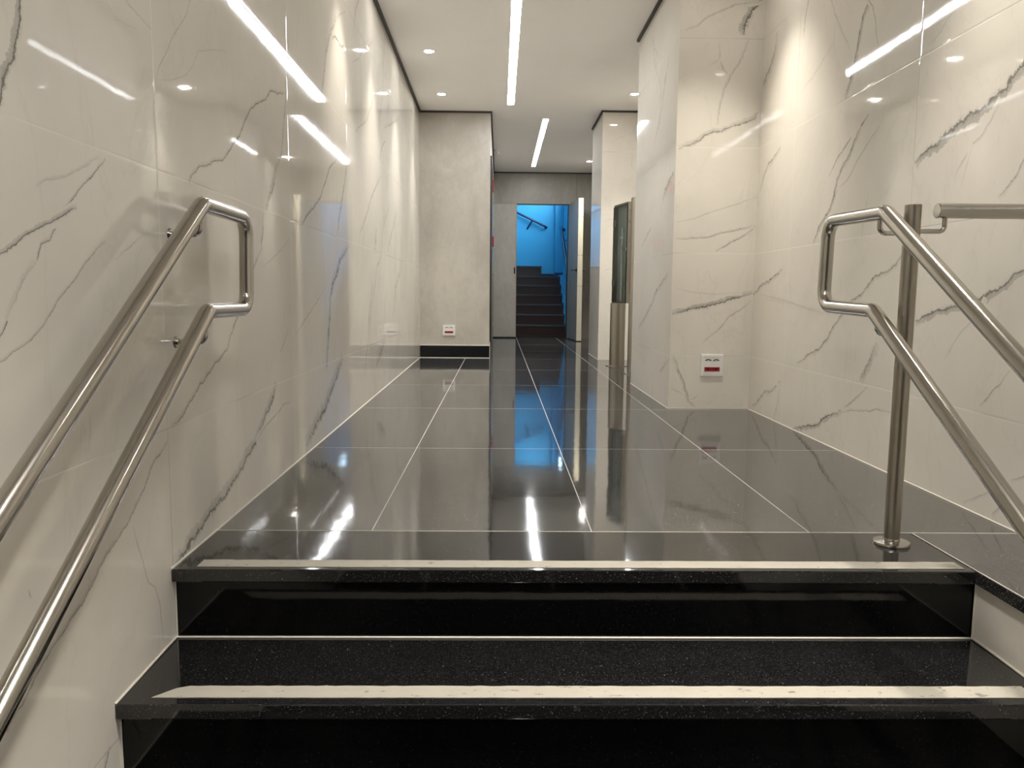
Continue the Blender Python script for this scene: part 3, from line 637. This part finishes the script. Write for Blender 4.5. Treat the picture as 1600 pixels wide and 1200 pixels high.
# ------------------------------------------------------------------ lights of the place, and unseen ones added over the steps
def strip_light(y0, y1, x0, x1, label):
    t = empty('linear_light', label, 'ceiling light', 'linear ceiling lights', ((x0 + x1) / 2, (y0 + y1) / 2, CEIL))
    bm = bx(x0, x1, y0, y1, CEIL - 0.0016, CEIL - 0.0002); link('diffuser', rel(bm, t), M['strip_light'], t)
    bm = bmesh.new(); e = 0.003
    for a in ((x0 - e, x0, y0 - e, y1 + e), (x1, x1 + e, y0 - e, y1 + e), (x0, x1, y0 - e, y0), (x0, x1, y1, y1 + e)): box(bm, *a, CEIL - 0.002, CEIL - 0.0002)
    link('frame', rel(bm, t), M['lamp_ring'], t)
strip_light(4.90, 7.94, 0.063, 0.127, 'long linear ceiling light running out of the top of the picture')
strip_light(8.56, 11.64, 0.448, 0.504, 'farther, slanting-looking linear ceiling light before the doorway')
strip_light(-1.45, 1.14, 0.12, 0.18, 'added linear light brightening the foot of the steps, overhead and out of view')  # unseen lamp, added to lift the lower walls by the steps

SPOTS = [(-0.556, 7.576, 'recessed spotlight nearest the cement wall, lower of the two at the left of the ceiling'),
         (-0.556, 6.282, 'recessed spotlight at upper left of the ceiling, nearer than the one by the cement wall'),
         (-0.556, 5.08, 'recessed spotlight just at the top edge of the picture on the left'),
         (-0.556, 4.05, 'recessed spotlight above the left wall beyond the handrail, out of view'),
         (0.30, 0.95, 'added fill spotlight over the middle of the steps, out of view'),  # unseen lamp, added to light the lower left wall
         (0.30, -0.60, 'added fill spotlight over the foot of the steps, out of view'),  # second unseen lamp, added for the same wall and the treads
         (1.237, 7.48, 'recessed spotlight in front of the far pillar'),
         (1.236, 11.15, 'smallest recessed spotlight, beyond the far pillar near the end wall'),
         (1.12, 4.10, 'recessed spotlight before the near pillar, out of view'),
         (1.13, 2.40, 'recessed spotlight over the steel post, out of view'),
         (1.237, 0.80, 'recessed spotlight over the side platform, out of view')]
def make_spot():
    t = empty('recessed_spotlight', SPOTS[0][2], 'ceiling light', 'recessed ceiling spotlights')
    bm = bmesh.new(); lathe(bm, [(0.036, 0.0), (0.036, -0.001), (0.040, -0.004), (0.052, -0.0035), (0.055, -0.0004), (0.055, 0.0), (0.036, 0.0)], (0, 0, 0), 36)
    link('trim_ring', bm, M['lamp_ring'], t, True)
    bm = bmesh.new(); cyl(bm, (0, 0, -0.0008), (0, 0, -0.0002), 0.036, None, 32); link('lens', bm, M['disc_light'], t)
    return t
ld = bpy.data.lights.new('spot', 'SPOT'); ld.energy = SPOT; ld.color = WARM; ld.spot_size = R(62); ld.spot_blend = 0.9; ld.shadow_soft_size = 0.03
ld2 = ld.copy(); ld2.energy = STEP_FILL; ld2.spot_size = R(68); ld2.shadow_soft_size = 0.13
ld3 = ld.copy(); ld3.energy = SPOT * 1.12; ld3.spot_size = R(84); ld3.spot_blend = 1.0; ld3.shadow_soft_size = 0.05
first = make_spot(); parts = list(first.children)
for i, (x, y, lab) in enumerate(SPOTS):
    t = first
    if i:
        t = first.copy(); COL.objects.link(t)
        for c in parts: k = c.copy(); COL.objects.link(k); k.parent = t
    t.location = (x, y, CEIL); t['label'] = lab
    L = bpy.data.objects.new('spot_beam', ld2 if x == 0.30 else ld3 if 'pillar' in lab and 'beyond' not in lab else ld); COL.objects.link(L); L.parent = t; L.location = (0, 0, -0.012)

# smoke detector
t = empty('smoke_detector', 'small white round smoke detector on the ceiling beside the corridor wall', 'smoke detector', loc=(-0.04, 10.41, CEIL))
bm = bmesh.new(); lathe(bm, [(0, 0), (0.05, 0), (0.05, -0.012), (0.042, -0.02), (0, -0.02)], (0, 0, 0), 32); link('base', bm, M['white_plastic'], t, True)
bm = bmesh.new(); lathe(bm, [(0.030, -0.02), (0.032, -0.034), (0.022, -0.045), (0, -0.046)], (0, 0, 0), 32); link('sensor_cap', bm, M['white_plastic'], t, True)

# ------------------------------------------------------------------ sockets
def socket(name, x, y, z, w_, h_, label):
    t = empty(name, label, 'power socket', 'double power sockets', (x, y, z))
    bm = bx(-w_ / 2, w_ / 2, -0.009, -0.0003, -h_ / 2, h_ / 2, bev=0.003); link('plate', bm, M['white_plastic'], t)
    bm = bmesh.new(); u, v, e = 0.40 * w_, 0.40 * h_, 0.0025
    for a in ((-u, u, v - e, v), (-u, u, -v, -v + e), (-u, -u + e, -v + e, v - e), (u - e, u, -v + e, v - e)): box(bm, a[0], a[1], -0.0105, -0.009, a[2], a[3])
    link('inner_rim', bm, M['white_plastic'], t)
    for s in (-1, 1):
        cx, cz = s * 0.178 * w_ , 0.235 * h_
        bm = bmesh.new(); pr = []
        n = 12
        for i in range(n + 1): a = math.pi * i / n; pr.append((cx + 0.14 * w_ * math.cos(a), cz + 0.085 * h_ * math.sin(a) - 0.03 * h_))
        for i in range(n + 1): a = math.pi * (1 - i / n); pr.append((cx + 0.075 * w_ * math.cos(a), cz + 0.035 * h_ * math.sin(a) - 0.03 * h_))
        f = [bm.verts.new((p[0], -0.0092, p[1])) for p in pr]; b_ = [bm.verts.new((p[0], -0.0102, p[1])) for p in pr]
        L2 = n + 1
        for i in range(n):
            bm.faces.new((b_[i], b_[i + 1], b_[2 * L2 - 2 - i], b_[2 * L2 - 1 - i]))
        for i in range(len(pr)): bm.faces.new((f[i], f[(i + 1) % len(pr)], b_[(i + 1) % len(pr)], b_[i]))
        tag(link('outlet', bm, M['recess_shade'], t), 'white outlet recess with its shadow painted dark grey')
    bm = bx(-0.345 * w_, 0.345 * w_, -0.0112, -0.009, -0.27 * h_, -0.085 * h_, bev=0.0008); o = tag(link('red_outlet_insert', bm, M['red_plastic'], t), 'dark red double outlet insert')
    for s in (-1, 1):
        bm = bmesh.new(); cyl(bm, (s * 0.175 * w_, -0.0113, -0.165 * h_), (s * 0.175 * w_, -0.0118, -0.165 * h_), 0.07 * h_, None, 6); link('outlet_well', bm, M['dark_red'], o)
socket('power_socket', 1.2585, 4.597, 0.2615, 0.132, 0.130, 'white double power socket with dark red insert on the near marble pillar')
socket('power_socket', -0.530, 8.25, 0.290, 0.128, 0.112, 'white double power socket with red insert on the cement wall above the black skirting')

# ------------------------------------------------------------------ steel display case and second post
tc = empty('steel_display_case', 'tall narrow glass-fronted steel case on a round steel post between the marble pillars', 'display case', loc=(1.125, 7.45, 0))
A, B = Vector((1.151, 7.15, 0)), Vector((1.075, 7.50, 0)); WC = (B - A).length; az = math.atan2(B.y - A.y, B.x - A.x)
MC = Matrix.Translation(-Vector(tc.location)) @ Matrix.Translation(A) @ Matrix.Rotation(az, 4, 'Z')     # x along the glass, -y into the case
def incase(bm): bmesh.ops.transform(bm, matrix=MC, verts=bm.verts[:]); return bm
z0, z1, e, dp = 0.598, 1.508, 0.016, 0.050
bm = bmesh.new()
box(bm, 0, e, -dp, 0, z0, z1); box(bm, WC - e, WC, -dp, 0, z0, z1); box(bm, e, WC - e, -dp, 0, z0, z0 + e); box(bm, e, WC - e, -dp, 0, z1 - e, z1); box(bm, e, WC - e, -dp, -dp + 0.006, z0 + e, z1 - e)
link('case_body', incase(bm), M['steel_dark'], tc)
link('back_panel', incase(bx(e, WC - e, -dp + 0.0065, -dp + 0.009, z0 + e, z1 - e)), M['panel'], tc)
dr = link('glass_door', incase(bx(0.004, WC - 0.004, 0.001, 0.008, z0 + 0.004, z1 - 0.02)), M['glass'], tc)
bm = bmesh.new(); cyl(bm, (0.05, 0.008, 1.09), (0.05, 0.026, 1.09), 0.013, None, 24); tag(link('knob', incase(bm), M['steel'], dr, True), 'small chrome knob')
for z in (0.79, 1.335):
    tag(link('hinge', incase(bx(WC - 0.07, WC - 0.015, 0.0085, 0.014, z - 0.03, z + 0.03, bev=0.002)), M['steel'], dr), 'chrome glass hinge')
bm = bmesh.new(); lathe(bm, [(0.006, 0.10), (0.008, 0.03), (0.020, 0.015), (0.022, 0.0), (0, 0.0)], (WC * 0.5, -0.023, 1.19), 24); link('dome', incase(bm), M['white_plastic'], tc, True)
bm = bmesh.new(); cyl(bm, (WC * 0.5, -0.023, z0 + e), (WC * 0.5, -0.023, 1.19), 0.008, None, 16); link('inner_rod', incase(bm), M['lamp_ring'], tc, True)
bm = bmesh.new(); cyl(bm, (1.125, 7.45, 0.004), (1.125, 7.45, z0), 0.072, None, 48); link('post', rel(bm, tc), M['steel_dark'], tc, True)
bm = bmesh.new(); lathe(bm, [(0, 0), (0.105, 0), (0.105, 0.006), (0.073, 0.009), (0, 0.009)], (1.125, 7.45, 0.0003), 48); link('base_flange', rel(bm, tc), M['steel'], tc, True)
for z in (1.43, 1.33):
    link('screw_plate', incase(bx(-0.003, 0.0, -0.035, -0.012, z - 0.012, z + 0.012)), M['steel'], tc)
tp = empty('steel_pylon', 'taller plain steel pylon just behind the edge of the near pillar', 'post', loc=(1.165, 6.70, 0))
bm = bmesh.new(); cyl(bm, (1.165, 6.70, 0.004), (1.165, 6.70, 1.487), 0.062, None, 48)
bmesh.ops.bevel(bm, geom=[e_ for e_ in bm.edges if all(v.co.z > 1.48 for v in e_.verts)], offset=0.004, segments=2, affect='EDGES')
link('pylon_tube', rel(bm, tp), M['steel_dark'], tp, True)
bm = bmesh.new(); lathe(bm, [(0, 0), (0.110, 0), (0.110, 0.006), (0.063, 0.009), (0, 0.009)], (1.165, 6.70, 0.0003), 48); link('base_flange', rel(bm, tp), M['steel'], tp, True)

# ------------------------------------------------------------------ lift front and signs on the corridor wall
d3 = struct('door_3', bx(-0.1045, -0.094, 8.32, 9.35, 0.0, 2.07), M['black_tile'], 'dark lift door set in the corridor wall')
bm = bx(-0.1045, -0.090, 8.29, 8.32, 0.0, 2.09); box(bm, -0.1045, -0.090, 9.35, 9.38, 0.0, 2.09); box(bm, -0.1045, -0.090, 8.32, 9.35, 2.07, 2.09)
link('door_frame', bm, M['black'], d3)
tag(link('safety_sign', bx(-0.1045, -0.085, 9.75, 9.95, 1.93, 2.06, bev=0.001), M['sign_red'], None), 'small red sign high on the corridor wall beside the dark lift door', 'sign')
tag(link('safety_sign', bx(-0.1045, -0.082, 10.5, 10.75, 1.31, 1.43, bev=0.001), M['sign_red'], None), 'small red sign at head height by the fixed door leaf', 'sign')

# ------------------------------------------------------------------ doors at the end
d1 = struct('door_1', bx(-0.100, 0.247, 12.155, 12.20, 0.018, DH - 0.006, bev=0.0015), M['concrete_door'], 'closed narrow leaf of the double door, cement-coloured')
link('edge_strip', bx(0.2472, 0.255, 12.15, 12.20, 0.018, DH - 0.006), M['wood_edge'], d1)
link('strike_plate', bx(0.214, 0.236, 12.150, 12.155, 0.99, 1.085), M['black'], d1)
for z in (0.20, 1.02, 1.70):
    hg = link('hinge', bx(-0.112, -0.095, 12.138, 12.155, z - 0.045, z + 0.045), M['steel_dark'], d1)
    link('painted_hinge_shade', bx(-0.104, -0.085, 12.147, 12.154, z - 0.052, z - 0.0455), M['black'], hg)  # black block painted in as the shade below the hinge
link('painted_gap_shade', bx(-0.100, 0.247, 12.165, 12.19, 0.002, 0.0175), M['black'], d1)  # solid black strip stands in for the dark under the leaf
# open leaf: hinged at the right jamb, swung out into the corridor
hx, hy = 1.052, 12.185; fx, fy = 1.118, 11.35
ang = math.atan2(fy - hy, fx - hx); LEN = math.hypot(fx - hx, fy - hy)
leaf = bpy.data.objects.new('door_2', None)
bm = bx(0, LEN - 0.012, 0.0, 0.07, 0.012, DH - 0.006)
bpy.data.objects.remove(leaf)
d2 = link('door_2', bm, M['door_face']); tag(d2, 'open grey door leaf swung towards the viewer', None, None, 'structure')
d2.location = (hx, hy, 0); d2.rotation_euler = (0, 0, ang)
tag(link('door_edge', bx(LEN - 0.012, LEN, -0.0005, 0.0705, 0.012, DH - 0.006), M['cream'], d2), 'pale cream edge of the leaf')
link('latch_plate', bx(LEN, LEN + 0.0015, 0.024, 0.046, 0.80, 1.24), M['cream'], d2)
for z in (1.78, 1.24, 0.80): link('seam', bx(LEN, LEN + 0.001, 0.0, 0.07, z - 0.003, z + 0.003), M['wood_edge'], d2)
link('foot_seal', bx(LEN - 0.1, LEN + 0.001, 0.0, 0.07, 0.002, 0.012), M['black'], d2)
for s, yy in ((-1, 0.0), (1, 0.07)):
    bm = bmesh.new(); cyl(bm, (LEN - 0.07, yy, 1.035), (LEN - 0.07, yy + s * 0.012, 1.035), 0.026, None, 24)
    cyl(bm, (LEN - 0.07, yy + s * 0.012, 1.035), (LEN - 0.07, yy + s * 0.055, 1.035), 0.010, None, 16)
    tube(bm, fillet([(LEN - 0.07, yy + s * 0.055, 1.035), (LEN - 0.13, yy + s * 0.058, 1.035), (LEN - 0.19, yy + s * 0.058, 1.033)], 0.02, 4), 0.010, 14)
    tag(link('door_handle', bm, M['black'], d2, True), 'black lever handle')

# ------------------------------------------------------------------ stairwell beyond
YB = 15.35
struct('wall_stairwell_back', bx(-0.6, 1.35, YB, YB + 0.12, 0.0, 3.6), M['blue_wall'], 'blue back wall of the far stairwell')
struct('wall_stairwell_right', bx(1.215, 1.35, 12.34, YB, -0.1, 3.6), M['blue_wall'], 'blue right wall of the far stairwell')
struct('wall_stairwell_left', bx(-0.72, -0.6, 12.34, YB, -0.1, 3.6), M['blue_wall'], 'blue left wall of the far stairwell')
struct('wall_stairwell_pilaster', bx(1.055, 1.215, YB - 0.13, YB, 0.9, 3.6), M['blue_wall'], 'blue pilaster in the stairwell corner')
struct('ceiling_stairwell', bx(-0.72, 1.35, 12.34, YB + 0.12, 3.6, 3.7), M['plaster'], 'stairwell ceiling')
struct('wall_stairwell_front', bx(-0.72, 1.35, 12.345, 12.40, 2.2, 3.6), M['blue_wall'], 'blue wall above the doorway inside the stairwell')
t = empty('far_stairs', 'brown granite stairs climbing in the blue stairwell beyond the open door', 'stairs', loc=(0.5, 13.0, 0))
H2, T2, Y0, XE = 0.168, 0.285, 13.02, 1.105
for k in range(6):
    z = H2 * (k + 1); y = Y0 + T2 * k; last = k == 5
    link('tread', rel(bx(-0.599, XE, y - 0.02, (y + T2) if not last else YB - 0.001, z - 0.03, z, bev=0.003), t), M['brown_tread'], t)
    link('riser', rel(bx(-0.599, XE - 0.012, y, y + 0.02, z - H2, z - 0.03), t), M['brown_granite'], t)
bm = bmesh.new()
for k in range(6): box(bm, XE, 1.2145, Y0 + T2 * k, Y0 + T2 * (k + 1) if k < 5 else YB - 0.131, -0.001, H2 * (k + 1) + 0.03)
link('white_stringer', rel(bm, t), M['blue_wall'], t)
z6 = H2 * 6
link('tread', rel(bx(-0.599, 0.79, Y0 + T2 * 5 + 0.42, YB - 0.002, z6 + 0.17, z6 + 0.20), t), M['brown_tread'], t)
link('riser', rel(bx(-0.599, 0.78, Y0 + T2 * 5 + 0.44, Y0 + T2 * 5 + 0.46, z6, z6 + 0.17), t), M['brown_granite'], t)
bm = bx(0.79, 1.05, YB - 0.02, YB - 0.001, z6, z6 + 0.07); box(bm, 1.05, 1.21, YB - 0.15, YB - 0.131, z6, z6 + 0.09)
struct('baseboard_stairwell', bm, M['navy'], 'dark skirting at the top of the far stairs')
# rail on the back wall
hr = empty('stair_handrail', 'navy handrail sloping down the blue back wall above the far stairs', 'handrail', loc=(0.5, YB, 2.1))
yy = YB - 0.08
bm = bmesh.new(); tube(bm, fillet([(-0.10, yy, 2.43), (0.855, yy, 1.985), (0.895, yy + 0.075, 1.965)], 0.02, 4), 0.021, 16); link('handrail_tube', rel(bm, hr), M['navy'], hr, True)
bm = bmesh.new(); tube(bm, [(0.62, yy, 2.09), (0.60, yy + 0.01, 2.06), (0.52, YB - 0.001, 1.93)], 0.016, 12); link('bracket', rel(bm, hr), M['navy'], hr, True)
# rail along the right wall
hr = empty('stair_handrail', 'dark blue handrail running up the right wall of the far stairwell', 'handrail', loc=(1.16, 14.0, 1.2))
bm = bmesh.new(); tube(bm, fillet([(1.20, 14.75, 1.86), (1.13, 14.75, 1.90), (1.13, 14.6, 1.86), (1.13, 13.1, 0.99), (1.13, 13.0, 0.86), (1.205, 13.0, 0.84)], 0.04, 6), 0.030, 16); link('handrail_tube', rel(bm, hr), M['navy'], hr, True)
for y, z in ((14.4, 1.72), (13.4, 1.14)):
    bm = bmesh.new(); tube(bm, fillet([(1.13, y, z), (1.13, y, z - 0.06), (1.2145, y, z - 0.06)], 0.02, 4), 0.010, 10); link('bracket', rel(bm, hr), M['blue_rail'], hr, True)
# unseen glowing pane with a frame, added high on the right to light the stairwell
w1 = struct('added_window_1', bx(1.19, 1.214, 13.2, 14.9, 2.45, 3.3), plain('added_glow_pane', (0.8, 0.9, 1), 0.5, emit=(0.55, 0.80, 1.0), es=6.0), 'added glowing pane that lights the stairwell, out of view above the doorway')
bm = bmesh.new()
for a in ((13.14, 13.2, 2.39, 3.36), (14.9, 14.96, 2.39, 3.36), (13.2, 14.9, 2.39, 2.45), (13.2, 14.9, 3.3, 3.36)): box(bm, 1.18, 1.2145, *a)
link('added_window_frame', bm, M['white_plastic'], w1)
